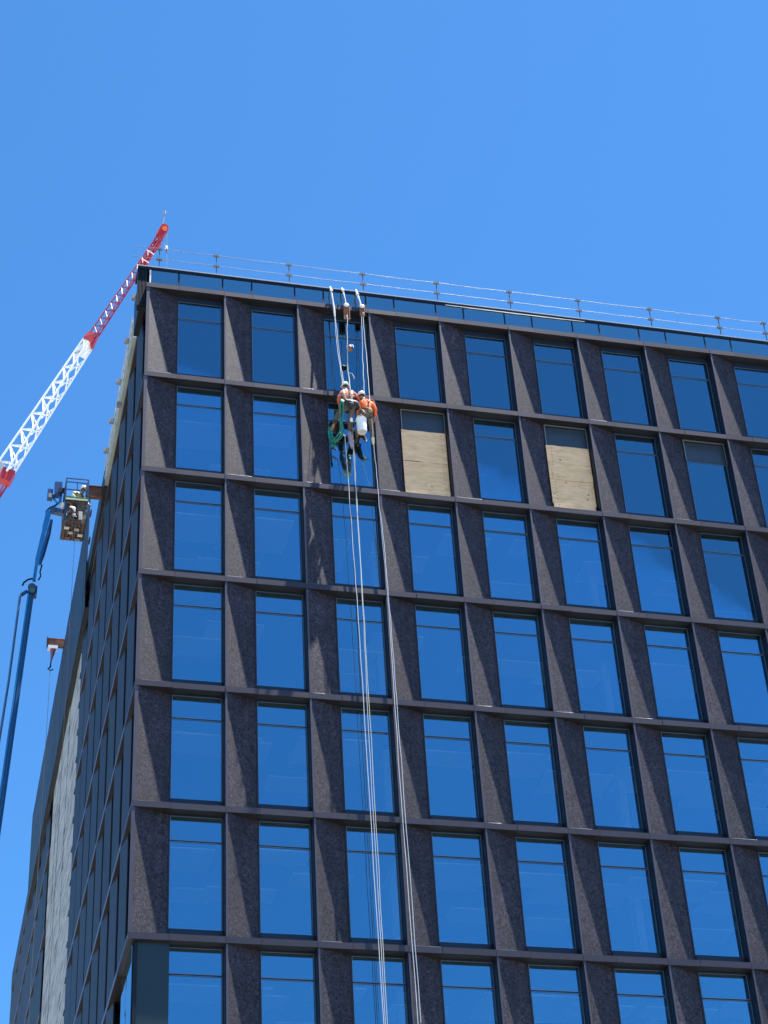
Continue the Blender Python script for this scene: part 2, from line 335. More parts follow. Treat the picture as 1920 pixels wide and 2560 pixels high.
for ztr in (ZTR, -.91, -1.0):
    ZT = -.22 if ztr == -1.0 else -.05
    wm[ztr] = {'frame': mesh_of('window', window_meshes(ztr, ZT), (0,0,0)), 'up': mesh_of('upper_pane', pane(ztr+.018, ZT-.002), (0,0,0)), 'lo': mesh_of('lower_pane', pane(ZS+.002, ztr-.018), (0,0,0)),
               'su': mesh_of('pane_spacer', spacer(ztr+.018, ZT-.002), (0,0,0)), 'sl': mesh_of('pane_spacer', spacer(ZS+.002, ztr-.018), (0,0,0)),
               'bk': mesh_of('backing_panel', MB().box(G0+.022, G1-.018, D+.02, D+.05, ztr+.018, ZT-.002), (0,0,0))}
    wm[ztr]['frame'].materials.append(FRAME); wm[ztr]['up'].materials.append(GLASS); wm[ztr]['lo'].materials.append(GLASS); wm[ztr]['su'].materials.append(SEAL); wm[ztr]['sl'].materials.append(SEAL); wm[ztr]['bk'].materials.append(SPAN)
LF = mat('light_frame', (.12,.15,.16), .5)
lfm = MB(); lfm.box(G0-.02, G0+.014, D-.06, D-.03, -.93, -.02); lfm.box(G1-.02, G1+.004, D-.06, D-.03, -.93, -.02); lfm.box(G0+.016, G1-.022, D-.06, D-.03, -.06, -.02)
lfme = mesh_of('bare_frame', lfm, (0,0,0)); lfme.materials.append(LF)
for j in range(NR):
    for k in range(NB):
        odd = (j == 1 and k in (3,5,7)); q = wm[-.91 if odd else (-1.0 if j == 0 else ZTR)]; org = (k*W, 0, -H*j)
        w = place('window', q['frame'], org, bld)
        tl = lambda: (random.gauss(0,.0012), 0, random.gauss(0,.0012))
        if odd:
            place('backing_panel', q['bk'], org, w); place('bare_frame', lfme, org, w)
            w['label'] = 'window with a bare backing panel in its upper light'
        else:
            place('upper_pane', q['up'], org, w); place('pane_spacer', q['su'], org, w)
        if not odd or k == 7:
            place('lower_pane', q['lo'], org, w, tl()); place('pane_spacer', q['sl'], org, w)
# parapet band, coping
bandx = []
xs = [-.0]
for k in range(NB): xs += ([k*W+.97] if 1 else []) + [(k+1)*W-.03]
for i in range(len(xs)-1):
    a, b_ = xs[i], xs[i+1]
    B('band_pane', MB().box(a+.028 if i else a+.06, b_-.028, .165, .18, LT+.003, .948), BAND)
    B('band_mullion', MB().box(b_-.024, b_+.024, .160, .19, LT+.003, .948), BLACK)
B('band_backing', MB().box(.0, NB*W, .20, .25, LT+.003, .948), BLACK)
B('band_end_post', MB().box(-.02, .035, .15, .2, .19, .94), mat('pale_sealant', (.6,.65,.7), .5))
x = -.42
while x < NB*W:
    x1 = min(x+2.99, NB*W); B('coping', MB().box(x, x1-.006, .145, .94, .95+random.uniform(-.004,.004), 1.065), BLACK); x = x1
x = -.42
while x < NB*W:
    x1 = min(x+2.99, NB*W); B('coping_flashing', MB().box(x, x1-.01, .125, .60, 1.067, 1.10+random.uniform(-.006,.006)), mat('flashing', (.36,.40,.46), .4, .3) if x < 0 else bpy.data.materials['flashing']); x = x1
# white strip painting in the reflected highlight along the coping underside
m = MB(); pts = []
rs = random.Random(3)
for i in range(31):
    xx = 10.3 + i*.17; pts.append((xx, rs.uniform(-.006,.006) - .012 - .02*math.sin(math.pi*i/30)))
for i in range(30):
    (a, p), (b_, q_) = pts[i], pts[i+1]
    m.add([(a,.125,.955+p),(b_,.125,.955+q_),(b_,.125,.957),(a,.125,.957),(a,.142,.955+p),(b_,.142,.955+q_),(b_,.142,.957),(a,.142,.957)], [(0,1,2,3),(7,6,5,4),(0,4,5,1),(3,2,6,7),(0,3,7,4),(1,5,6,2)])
B('highlight_strip', m, WHITE)

# ---------------- left wall
lp = MB().prism([(.115,1.65),(.0,W-.05),(.028,W-.05),(.15,1.65)][::-1], ph0, ph1)
lpm = mesh_of('splayed_panel', lp, (0,0,0)); lpm.materials.append(SIDEP)
lrm = mesh_of('fin_return', MB().box(.0, .47, W-.046, W-.006, ph0, ph1), (0,0,0)); lrm.materials.append(TRIM)
lgm = mesh_of('recess_panel', MB().box(.47, .49, -.0, W, ph0, ph1), (0,0,0)); lgm.materials.append(BLACK)
lgm0 = mesh_of('recess_panel', MB().box(.47, .49, D+.06, W, ph0, ph1), (0,0,0)); lgm0.materials.append(BLACK)
lsof = mesh_of('soffit', MB().box(.004, .46, .0, W-.003, -.012, -.006), (0,0,0)); lsof.materials.append(SOFF)
llm = mesh_of('ledge', MB().box(0, .5, .003, W-.003, 0, LT), (0,0,0)); llm.materials.append(EDGE)  # brighter metal than the front ledges, painting in their grazing sheen
def left_bay(k, y, j, rows=NR):
    o_ = (XL, y, -H*j)
    if not (j >= 6 and k == 0):
        place('splayed_panel', lpm, (XL + random.uniform(-.004,.004), y, -H*j), bld); place('fin_return', lrm, o_, bld)
    place('recess_panel', lgm if k else lgm0, o_, bld)
for j in range(NR+1):
    for k in range(8):
        y = k*W
        if j < NR: left_bay(k, y, j)
        if k == 0: 
            if j == 0 or True: place('ledge', mesh_of('ledge', MB().box(0,.5,D+.025,W-.003,0,LT), (0,0,0)), (XL, y, -H*j), bld).data.materials.append(TRIM)
        if k: place('soffit', lsof, (XL, y, -H*j), bld)
        if k: place('ledge', llm, (XL + random.uniform(-.004,.004), y, -H*j + random.uniform(-.004,.004)), bld)
    for k in range(10):
        y = 33.6 + k*2.52
        if j < NR: left_bay(9, y, j)
        place('ledge', llm, (XL + random.uniform(-.004,.004), y, -H*j), bld); place('soffit', lsof, (XL, y, -H*j), bld)
# corner glazing of the two storeys below the sixth ledge (bare corner)
B('corner_glass', MB().box(.02, .035, .2, W, ZB+LT, -6*H-.004), BAND)
# edge strips beside the pale wall
for j in range(NR):
    z = -H*j
    B('edge_strip', MB().box(XL-.012, XL+.02, 7*W+.04, 7*W+.075, z-H+LT+.3, z-.9), GALV)
    for q in range(3):
        B('fixing_bracket', MB().box(XL-.015, XL+.05, 8*W+.06, 8*W+.42, z-1.25*q-.32, z-1.25*q-.22), BLACK)
# pale wall in wide cast strips, one per storey and joint
for j in range(NR):
    for i in range(5):
        y0 = 8*W+.22+i*2.62; dx = random.uniform(-.02,.02)
        B('pale_wall_panel', MB().box(XL+.06+dx, XL+.3, y0, y0+2.605, -H*(j+1)+.01, -H*j-.01), WRAP)
B('pale_wall_backing', MB().box(XL+.32, XL+.5, 8*W, 33.58, ZB, 0), BLACK)
# projecting screen of dark panels hung outside the pale wall
y = 17.7
while y < 44.8:
    B('screen_panel', MB().box(-.285+random.uniform(-.006,.006), -.26, y, y+1.19, -1.12, 4.2), DARKTEAL); y += 1.21
B('screen_end_post', MB().box(-.34, -.287, 17.25, 17.6, -.6, 4.15), DARKTEAL)
for z in (3.4, 2.0, .6): B('screen_bracket', MB().box(-.259, -.20, 17.3, 17.7, z, z+.12), BLACK)
B('screen_closure', MB().box(-.258, XL+.055, 17.7, 45.5, -1.10, -1.06), DARKTEAL)
for y in (20, 25, 30, 35, 40, 44.5):
    B('screen_bracket', MB().box(-.259, XL+.2, y, y+.12, -.9, -.78), BLACK); B('screen_frame', MB().bar((-.2,y,1.0), (-.2,y,4.1), .08), BLACK)
# parapet pieces between corner and screen, far parapet
for i in range(7): B('upstand_rib', MB().box(-.415+i*.047, -.39+i*.047, .17, .33, -.70, .935), DARKTEAL)
B('upstand_backing', MB().box(-.40, -.09, .335, .50, -.66, .935), BLACK)
B('upstand_side', MB().box(-.32, -.13, .51, 1.9, -.55, .93), BLACK)
yy = 2.8
while yy < 11.0:
    B('membrane_panel', MB().box(-.24, -.12, yy, yy+1.21, .19, 1.15+random.uniform(-.03,.03)), MEMB); B('upstand_rail', MB().box(-.27, -.242, yy+.2, yy+.27, .2, 1.2), LGREY); yy += 1.23
for zz in (.45, .85, 1.12): B('upstand_rail', MB().box(-.285, -.271, 2.8, 11.25, zz, zz+.05), LGREY)
for (u, v) in ((337,744),(318,853),(298,955),(299,1012),(280,1053),(266,1127)):
    p = atx(u, v, -.36); B('parapet_clamp', MB().box(-.46, -.287, p.y-.07, p.y+.07, p.z-.09, p.z+.09), GREY)
yy = 11.3
while yy < 33:
    B('parapet_panel', MB().box(-.25, -.12, yy, yy+1.2, .19, 1.15), DARKTEAL); yy += 1.22
yy = 33.6
while yy < 58.5:
    B('parapet_panel', MB().box(XL-.02, XL+.2, yy, yy+1.24, .19, 1.15), DARKTEAL); yy += 1.26

# ------------------------------------------------------------------ roof things
rail = thing('roof_guard_rail', (10, .55, 1.10), 'thin galvanised guard rail on posts along the front roof edge', 'guard rail')
px = [-.55+.0, 2.37, 4.9, 7.5, 10.2, 12.85, 15.45, 18.15, 20.8, 22.6, 25.2, 27.8]
pf = [(399,620),(541,640),(722,660),(906,683),(1090,706),(1272,729),(1444,750),(1622,771),(1793,789),(1907,803)]
px = [at(u, v, .55).x for u, v in pf] + [25.0, 27.6]
ztop = at(906, 683, .55).z
for x in px:
    p = mk('post', MB().bar((x, .55, 1.09), (x, .55, ztop+.03), .026), GALV, rail)
    mk('foot_clamp', MB().box(x-.11, x+.11, .48, .62, 1.10, 1.20), GALV, rail)
    for z in (ztop-.04, ztop-.53): mk('coupler', MB().box(x-.10, x+.10, .52, .60, z-.03, z+.03), GALV, rail)
rr = random.Random(5)
xa = at(330, 618, .55).x
for z, sag in ((ztop-.04,.012),(ztop-.53,.012),(1.22,.0)):
    allx = [xa]+px
    for a, b_ in zip(allx[:-1], allx[1:]):
        mk('rail_tube', MB().tube([(a, .53, z),((a+b_)/2, .53, z-sag*rr.uniform(.2,1.8)),(b_, .53, z)], .010, 6), GALV, rail)
# steel beams cantilevered from the roof of the left side
def ibeam(y, x0, x1, z0, z1, label):
    m = MB().box(x0, x1, y-.09, y+.09, z0, z0+.025); m.box(x0, x1, y-.09, y+.09, z1-.025, z1); m.box(x0, x1, y-.012, y+.012, z0+.026, z1-.026)
    t = thing('steel_beam', (x1, y, z0), label, 'steel beam', 'rusty beams jutting out over the left wall')
    mk('beam_section', m, RUST, t); return t
p = at(215,1243,12.5); q = at(215,1215,12.5)
bt = ibeam(12.5, p.x-.02, 1.4, p.z, q.z, 'rusty steel beam jutting from the roof edge beside the lift basket')
YB2 = 29.0; zz = 4.215
p = at(118,1615,YB2)
bt = ibeam(YB2, p.x, 1.0, zz, zz+.42, 'rusty steel beam jutting over the dark screen with a red hoist hanging from its end')
mk('end_plate', MB().box(p.x-.03, p.x-.004, YB2-.14, YB2+.14, zz-.05, zz+.47), BLACK, bt)
mk('cradle', MB().box(-.3, -.24, YB2-.12, YB2+.12, 4.19, 4.212), BLACK, bt)
hx = p.x+.26
h = thing('chain_hoist', (hx, YB2, zz-1.3), 'small red and white chain hoist hanging under the end of the lower rusty beam', 'hoist')
mk('trolley', MB().box(hx-.22, hx+.22, YB2-.15, YB2+.15, zz-.16, zz-.002), WHITE, h)
m = MB(); m.tube([(hx,YB2,zz-.16),(hx,YB2,zz-.36),(hx-.04,YB2,zz-.72)], [.13,.10,.04], 10); mk('motor_housing', m, mat('hoist_casing', (.24,.09,.13), .5), h)
mk('chain', MB().tube([(hx-.04,YB2,zz-.72),(hx-.06,YB2,zz-1.05)], .03, 6), BLACK, h)
mk('hook', MB().tube([(hx-.06,YB2,zz-1.03),(hx-.06,YB2,zz-1.12),(hx-.16,YB2,zz-1.2),(hx-.06,YB2,zz-1.3),(hx+.06,YB2,zz-1.22)], .04, 6), BLACK, h)
o = mk('hoist_chain', MB().tube([(hx-.06,YB2,zz-1.3),(hx-.08,YB2,-20)] , .012, 5), GREY, None, (hx, YB2, -20)); tag(o, 'thin chain hanging straight down from the red hoist', 'chain')
p = at(187,1338,12.5)
o = mk('lift_line', MB().tube([(p.x,12.5,p.z-.01),(p.x-.05,12.5,-24)], .009, 5), GREY, None, (p.x,12.5,-24)); tag(o, 'thin line hanging down below the lift basket', 'line')

# ------------------------------------------------------------------ plywood boards
def board(k, z0, z1, y, label, dx0=0., dx1=0., rz=0.):
    x0, x1 = k*W+G0-.045+dx0, k*W+G1-.02+dx1; zt, zb = -H-z0, -H-z1
    m = MB(); n = 6; r_ = random.Random(int(z0*100)+k)
    top = [(x0+(x1-x0)*i/n, zt + r_.uniform(-.012,.012)) for i in range(n+1)]; bot = [(x0+(x1-x0)*i/n, zb + r_.uniform(-.012,.012)) for i in range(n+1)]
    vs = [(x,y,z) for x,z in bot]+[(x,y,z) for x,z in top]+[(x,y+.018,z) for x,z in bot]+[(x,y+.018,z) for x,z in top]; N = n+1
    fs = [(i,i+1,N+i+1,N+i) for i in range(n)]+[(2*N+i+1,2*N+i,3*N+i,3*N+i+1) for i in range(n)]+[(i+1,i,2*N+i,2*N+i+1) for i in range(n)]+[(N+i,N+i+1,3*N+i+1,3*N+i) for i in range(n)]+[(0,N,3*N,2*N),(n,2*N+n,3*N+n,N+n)]
    m.add(vs, fs)
    o_ = mk('plywood_board', m, PLY, None, (x0, y, zb)); tag(o_, label, 'plywood board', 'plywood boards closing two window openings')
    for (sx, sz) in [(x0+.06, zt-.12-.14*i) for i in range(int((z1-z0)/.14))][:6]:
        if k == 5: mk('screw', MB().tube([(sx+.12+r_.uniform(-.02,.02), y-.006, sz),(sx+.12, y+.004, sz)], .016, 6), RUST, o_)
        else: mk('screw', MB().tube([(x1-.16+r_.uniform(-.02,.02), y-.006, sz),(x1-.16, y+.004, sz)], .014, 6), RUST, o_)
    return o_
board(3, .91, 2.20, D-.075, 'upper plywood sheet in the boarded window next to the rope workers')
board(3, 2.215, 3.42, D-.075, 'lower plywood sheet in the boarded window next to the rope workers')
board(3, 3.37, 3.66, D-.10, 'narrow plywood strip at the foot of the boarded window next to the rope workers')
board(5, .92, 2.33, D-.075, 'upper plywood sheet in the farther right boarded window')
board(5, 2.02, 2.37, D-.10, 'short plywood strip lapped across the middle of the farther right boarded window', .12, .0)
board(5, 2.345, 3.37, D-.075, 'lower plywood sheet in the farther right boarded window')
board(5, 3.31, 3.60, D-.10, 'narrow plywood strip at the foot of the farther right boarded window', .02, -.05)

# ------------------------------------------------------------------ ropes and anchors
def P(u, v, y): return at(u, v, y)
def wob(pts, n=6, a=.012, seed=0):
    r_ = random.Random(seed); out_ = []
    for p, q in zip(pts[:-1], pts[1:]):
        for i in range(n): out_.append(p.lerp(q, i/n) + (Vector((r_.uniform(-a,a),0,0)) if (i or out_) else Vector()))
    out_.append(pts[-1]); return out_
def down_to(p, x=None): return Vector((p.x if x is None else x, p.y, -47.0))
ropes = [
 ('white rope from the left roof anchor to the upper left worker', [P(836,790,-.10),P(843,870,-.14),P(855,950,-.30),P(858,985,-.42)], WROPE, .010),
 ('thin second rope from the left roof anchor down to the upper left worker', [P(838,790,-.10),P(850,900,-.14),P(860,960,-.30),P(864,985,-.40)], WROPE, .010),
 ('pale rope from the middle roof anchor past the tool pouch to the upper left worker', [P(868,786,-.10),P(868,862,-.12),P(870,930,-.2),P(876,975,-.38)], YROPE, .013),
 ('white rope from the right roof anchor to the helmet of the orange shirted worker', [P(904,792,-.10),P(907,900,-.14),P(911,1000,-.40)], WROPE, .011),
 ('long white rope passing in front of the orange shirt down to the ground', [P(908,792,-.10),P(915,880,-.16),P(925,1000,-.55),P(929,1045,-.62),P(934,1110,-.35),P(941,1180,-.12),P(948,1266,-.10),P(969,1480,-.10),P(996,1900,-.10),P(1045,2557,-.10)], WROPE, .011),
 ('grey white rope twisted beside the long right hand rope', [P(948,1266,-.12),P(957,1330,-.11),P(967,1440,-.12),P(977,1558,-.10),P(1003,1900,-.10),P(1052,2557,-.10)], GROPE, .011),
 ('white rope hanging from the bent clip under the upper left worker to the ground', [P(852,1083,-.30),P(862,1090,-.28),P(866,1140,-.15),P(869,1180,-.12),P(880,1330,-.10),P(896.5,1558,-.10),P(917,1900,-.10),P(959,2557,-.10)], WROPE, .011),
 ('grey rope hanging between the two workers to the ground', [P(880,1040,-.30),P(885,1150,-.16),P(889.6,1221,-.12),P(909,1558,-.10),P(925,1900,-.10),P(964,2557,-.10)], GROPE, .011),
 ('pale yellow rope beside the grey rope down to the ground', [P(884,1100,-.2),P(892,1250,-.10),P(911,1558,-.10),P(931,1900,-.10),P(968,2557,-.10)], YROPE, .010),
]
for i, (lb, pts, mt, r_) in enumerate(ropes):
    if 'ground' in lb: pts.append(Vector((pts[-1].x, pts[-1].y, -47.05)))
    q = wob(pts, 7, .010, i)
    o = mk('rope', MB().tube(q, r_, 6), mt, None, (pts[-1].x, pts[-1].y, pts[-1].z)); tag(o, lb, 'rope', 'white and grey access ropes on the front of the building')
o = mk('rope_tail', MB().tube([P(872,932,-.2),P(880,934,-.22),P(885,942,-.22),P(885,947,-.22)], .008, 5), WROPE, None, P(885,947,-.22)); tag(o, 'short loose rope tail curling beside the middle rope', 'rope tail')
def anchor(pts, r_, label, guard=None):
    t = thing('rope_anchor', pts[-1], label, 'rope anchor', 'rope anchors over the roof edge')
    mk('sling', MB().tube([Vector((pts[0].x, .40, 1.115)), Vector((pts[0].x, .10, 1.12))] + pts, [.022,.022]+[q_*.72 for q_ in r_], 8), WROPE, t)
    m = MB().ell(pts[0]+Vector((.0,-.02,0)), .065, .05, .04, 8, 5); mk('knot', m, WHITE, t)
    if guard:
        a, b_, w_ = guard; mk('knot', MB().ell(a+Vector((0,-.01,.03)), .10, .06, .08, 10, 6), WHITE, t)
        g_ = MB(); th = .022; x0, x1 = a.x-w_/2, a.x+w_/2; y_ = a.y
        g_.box(x0, x0+th, y_-.03, y_+.05, b_.z, a.z); g_.box(x1-th, x1, y_-.03, y_+.05, b_.z, a.z); g_.box(x0+th, x1-th, y_-.03, y_+.05, b_.z, b_.z+th); g_.box(x0+th, x1-th, y_+.03, y_+.05, b_.z+th, a.z)
        mk('rope_guard', g_, BROWN, t); mk('pulley', MB().ell(b_+Vector((.02,-.0,.12)), .035, .03, .06, 8, 5), LGREY, t)
anchor([P(828,727,-.02),P(832,750,-.05),P(835,772,-.07),P(837,792,-.10)], [.045,.035,.055,.04], 'white sling of the leftmost rope hanging over the coping')
anchor([P(857,726,-.02),P(862,745,-.05),P(866,765,-.07)], [.05,.028,.035], 'white sling with brown rope guard, middle of the three over the coping', (P(866,765,-.08), P(866,798,-.08), .21))
anchor([P(893,736,-.02),P(899,752,-.05),P(904,770,-.07)], [.06,.045,.045], 'knotted white sling with guard, rightmost of the three over the coping', (P(905,768,-.08), P(907,790,-.08), .17))
t = thing('tool_pouch', P(876,880,-.16), 'brown tool pouch with white handle hanging halfway along the middle rope', 'pouch')
c = P(874,872,-.18)
m = MB().ell(c, .105, .07, .125, 12, 8); mk('pouch', m, BROWN, t)
mk('pouch_flap', MB().ell(c+Vector((.02,-.01,.03)), .10, .075, .09, 12, 6, 0.), BLACK, t)
mk('handle', MB().tube([c+Vector((-.04,-.02,.08)), c+Vector((.02,-.02,.17)), c+Vector((.11,-.02,.16)), c+Vector((.13,-.02,.05))], .014, 6), WHITE, t)
mk('side_strap', MB().tube([c+Vector((-.08,-.03,.14)), c+Vector((-.10,-.03,0)), c+Vector((-.05,-.03,-.13))], .016, 6), REFL, t)

# ------------------------------------------------------------------ people
def skin(name, J, E_, root, mt, parent, sub=1):
    bm = bmesh.new(); lay = bm.verts.layers.skin.verify(); vs = {}
    org = WO[parent.name]
    for k_, (p, r_) in J.items():
        v = bm.verts.new(Vector(p)-org); rr_ = r_ if isinstance(r_, tuple) else (r_, r_); v[lay].radius = rr_; v[lay].use_root = (k_ == root); vs[k_] = v
    for a, b_ in E_: bm.edges.new((vs[a], vs[b_]))
    me = bpy.data.meshes.new(name); bm.to_mesh(me); bm.free()
    tmp = bpy.data.objects.new(name+'_tmp', me); C.objects.link(tmp)
    tmp.modifiers.new('Skin', 'SKIN').use_smooth_shade = True
    s_ = tmp.modifiers.new('Sub', 'SUBSURF'); s_.levels = sub; s_.render_levels = sub
    dg = bpy.context.evaluated_depsgraph_get(); me2 = bpy.data.meshes.new_from_object(tmp.evaluated_get(dg)); me2.name = name
    bpy.data.objects.remove(tmp); me2.materials.clear(); me2.materials.append(mt)
    return mk(name, me2, None, parent, org)
def mids(p, q, f): return Vector(p).lerp(Vector(q), f)
def person(org, label, J, look, mats, helmet_mat, gear=None):
    """J: joint positions; builds one continuous body with fingers, then clothes, boots, helmet"""
    shirt_m, trouser_m, boot_m, skin_m = mats
    t = thing('person', org, label, 'person')
    V = {k_: Vector(v) for k_, v in J.items()}
    b = {'pelvis':(V['pelvis'],(.14,.11)),'waist':(V['pelvis'].lerp(V['chest'],.45),(.125,.10)),'chest':(V['chest'],(.15,.115)),'neck0':(V['chest'].lerp(V['neck'],.72),(.08,.075)),'neck':(V['neck'],.055),'head0':(V['head']-Vector((0,0,.05)),.07),'head':(V['head']+Vector((0,0,.03)),.09)}
    E_ = [('pelvis','waist'),('waist','chest'),('chest','neck0'),('neck0','neck'),('neck','head0'),('head0','head')]
    for s_ in 'lr':
        b.update({s_+'sh':(V[s_+'sh'],.065),s_+'el':(V[s_+'el'],.046),s_+'wr':(V[s_+'wr'],.028),s_+'hip':(V[s_+'hip'],.095),s_+'kn':(V[s_+'kn'],.062),s_+'an':(V[s_+'an'],.042),s_+'toe':(V[s_+'toe'],.038)})
        E_ += [('chest',s_+'sh'),(s_+'sh',s_+'el'),(s_+'el',s_+'wr'),('pelvis',s_+'hip'),(s_+'hip',s_+'kn'),(s_+'kn',s_+'an'),(s_+'an',s_+'toe')]
        d = (V[s_+'wr']-V[s_+'el']).normalized(); sd_ = d.cross(Vector((0,1,0))).normalized(); cu = Vector((0,1,0))
        pm = V[s_+'wr'] + d*.07; b[s_+'pm'] = (pm,(.032,.018)); E_.append((s_+'wr',s_+'pm'))
        sgn = 1 if s_ == 'l' else -1
        for i, (o_, ln) in enumerate(((-.027,.060),(-.009,.072),(.009,.066),(.027,.052))):
            k1, k2 = s_+'f%da'%i, s_+'f%db'%i
            b[k1] = (pm + sd_*o_ + d*.04, .009); b[k2] = (pm + sd_*o_*1.05 + d*(.04+ln*.45) + cu*ln*.6, .0075); E_ += [(s_+'pm',k1),(k1,k2)]
        b[s_+'t1'] = (V[s_+'wr'] + d*.035 + sd_*sgn*.035, .010); b[s_+'t2'] = (V[s_+'wr'] + d*.07 + sd_*sgn*.05 + cu*.02, .009); E_ += [(s_+'wr',s_+'t1'),(s_+'t1',s_+'t2')]
    skin('body', b, E_, 'pelvis', skin_m, t)
    hd = V['head']; lk = Vector(look).normalized(); sd2 = lk.cross(Vector((0,0,1))).normalized()
    mk('nose', MB().ell(hd+lk*.098+Vector((0,0,.0)), .014,.018,.022, 8, 5), skin_m, t)
    for e in (-1,1):
        mk('ear', MB().ell(hd+sd2*e*.088, .014,.02,.03, 8, 5), skin_m, t); mk('eye', MB().ell(hd+lk*.085+sd2*e*.03+Vector((0,0,.025)), .01,.01,.009, 6, 4), BLACK, t)
    mk('mouth', MB().ell(hd+lk*.088-Vector((0,0,.04)), .022,.012,.006, 8, 4), MAROON, t)
    mk('hair', MB().ell(hd-lk*.02+Vector((0,0,.005)), .094,.094,.075, 12, 8), HAIR, t)
    # clothes
    s = {'waist':(V['pelvis'].lerp(V['chest'],.15),(.155,.125)),'mid':(V['pelvis'].lerp(V['chest'],.55),(.15,.12)),'chest':(V['chest'],(.195,.145)),'col':(V['chest'].lerp(V['neck'],.82),(.095,.085))}
    Es = [('waist','mid'),('mid','chest'),('chest','col')]
    for s_ in 'lr':
        s[s_+'sh'] = (V[s_+'sh'],.085); s[s_+'el'] = (V[s_+'el'],.062); s[s_+'cu'] = (V[s_+'el'].lerp(V[s_+'wr'],.8),.046)
        Es += [('chest',s_+'sh'),(s_+'sh',s_+'el'),(s_+'el',s_+'cu')]
    skin('shirt', s, Es, 'mid', shirt_m, t)
    q = {'pel':(V['pelvis'],(.165,.135))}; Eq = []
    for s_ in 'lr':
        q[s_+'hip'] = (V[s_+'hip'],.122); q[s_+'th'] = (V[s_+'hip'].lerp(V[s_+'kn'],.5),.108); q[s_+'kn'] = (V[s_+'kn'],.092); q[s_+'cu'] = (V[s_+'kn'].lerp(V[s_+'an'],.85),.078)
        Eq += [('pel',s_+'hip'),(s_+'hip',s_+'th'),(s_+'th',s_+'kn'),(s_+'kn',s_+'cu')]
    skin('trousers', q, Eq, 'pel', trouser_m, t)
    for s_ in 'lr':
        a, e = V[s_+'an'], V[s_+'toe']; d = (e-a).normalized()
        bm_ = boot_m[0] if s_ == 'l' else boot_m[1]
        skin('boot', {'a':(V[s_+'kn'].lerp(a,.82),.062),'b':(a,.058),'c':(a.lerp(e,.6),(.052,.045)),'d':(e+d*.03,(.046,.034))}, [('a','b'),('b','c'),('c','d')], 'b', bm_, t)
    hh = hd+Vector((0,0,.055))
    hm = mk('helmet', MB().ell(hh, .125,.14,.125, 16, 8, -.15), helmet_mat, t)
    mk('helmet_brim', MB().ell(hh+lk*.03+Vector((0,0,-.015)), .135,.155,.018, 16, 4), helmet_mat, hm)
    return t, V
y = -.42
t1, V1 = person(P(868,1020,-.45), 'rope worker in faded orange shirt and mint helmet, the upper left of two', {
  'pelvis':(6.50,-.52,-4.72),'chest':(6.46,-.46,-4.22),'neck':(6.43,-.42,-3.93),'head':(6.43,-.36,-3.76),
  'lsh':(6.28,-.44,-4.10),'rsh':(6.66,-.44,-4.06),'lel':(6.17,-.40,-4.36),'rel':(6.86,-.42,-4.26),'lwr':(6.24,-.20,-4.46),'rwr':(6.94,-.30,-4.44),
  'lhip':(6.40,-.52,-4.78),'rhip':(6.60,-.52,-4.78),'lkn':(6.12,-.46,-5.04),'rkn':(6.52,-.42,-5.24),'lan':(6.00,-.20,-5.40),'ran':(6.56,-.18,-5.60),'ltoe':(5.96,-.08,-5.46),'rtoe':(6.57,-.06,-5.66)},
  (-.3,.9,-.3), (HV1, mat('dusty_khaki_cloth', (.11,.085,.065), .85, noise=(14,.25)), (BOOT, BOOT), SKIN), MINT)
t2, V2 = person(P(912,1040,-.5), 'rope worker in bright orange shirt with dark braces and white helmet', {
  'pelvis':(7.04,-.56,-4.98),'chest':(7.06,-.52,-4.56),'neck':(6.99,-.50,-4.32),'head':(6.94,-.46,-4.17),
  'lsh':(6.88,-.50,-4.47),'rsh':(7.25,-.50,-4.47),'lel':(6.80,-.48,-4.74),'rel':(7.40,-.46,-4.70),'lwr':(6.80,-.30,-4.96),'rwr':(7.38,-.30,-4.90),
  'lhip':(6.95,-.56,-5.04),'rhip':(7.14,-.56,-5.04),'lkn':(6.80,-.50,-5.42),'rkn':(7.20,-.48,-5.42),'lan':(6.76,-.20,-5.80),'ran':(7.30,-.22,-5.76),'ltoe':(6.74,-.10,-5.92),'rtoe':(7.34,-.08,-5.82)},
  (-.5,.8,-.35), (HV2, KHAKI2, (BBOOT, YBOOT), SKIN2), WHELM)
def strap(par, pts, w_=.045, mt=BCLOTH, name='strap'):
    m = MB()
    for a, b_ in zip(pts[:-1], pts[1:]): m.bar(a, b_, w_, .014, up=(0,1,0))
    return mk(name, m, mt, par)
# worker 1 gear: seat harness, pale back stripes, knee pads
ch, pv = V1['chest'], V1['pelvis']
skin('seat_harness', {'a':(pv+Vector((-.17,-.06,.06)),(.14,.15)),'b':(pv+Vector((.02,-.09,.14)),(.16,.17)),'c':(pv+Vector((.20,-.06,.04)),(.14,.15)),'d':(pv+Vector((.30,.0,-.12)),(.08,.10))}, [('a','b'),('b','c'),('c','d')], 'b', BCLOTH, t1)
skin('seat_board', {'a':(pv+Vector((-.10,-.13,-.05)),(.16,.16)),'b':(pv+Vector((.14,-.13,-.10)),(.16,.17))}, [('a','b')], 'a', BCLOTH, t1)
for dx in (-.13, .13): strap(t1, [ch+Vector((dx*1.1,-.13,.14)), ch+Vector((dx*1.0,-.165,-.05)), ch+Vector((dx*.7,-.16,-.27))], .055, REFL, 'reflective_stripe')
strap(t1, [ch+Vector((-.20,-.12,-.10)), ch+Vector((0,-.17,-.13)), ch+Vector((.20,-.12,-.08))], .05, REFL, 'reflective_stripe')
strap(t1, [ch+Vector((.02,-.175,.14)), ch+Vector((.03,-.18,-.05)), ch+Vector((.02,-.18,-.30))], .05)
for s_ in 'lr': 
    a = V1[s_+'sh'].lerp(V1[s_+'el'],.6); d = (V1[s_+'el']-V1[s_+'sh']).normalized()
    mk('reflective_stripe', MB().tube([a-d*.02, a+d*.02], .074, 10), REFL, t1)
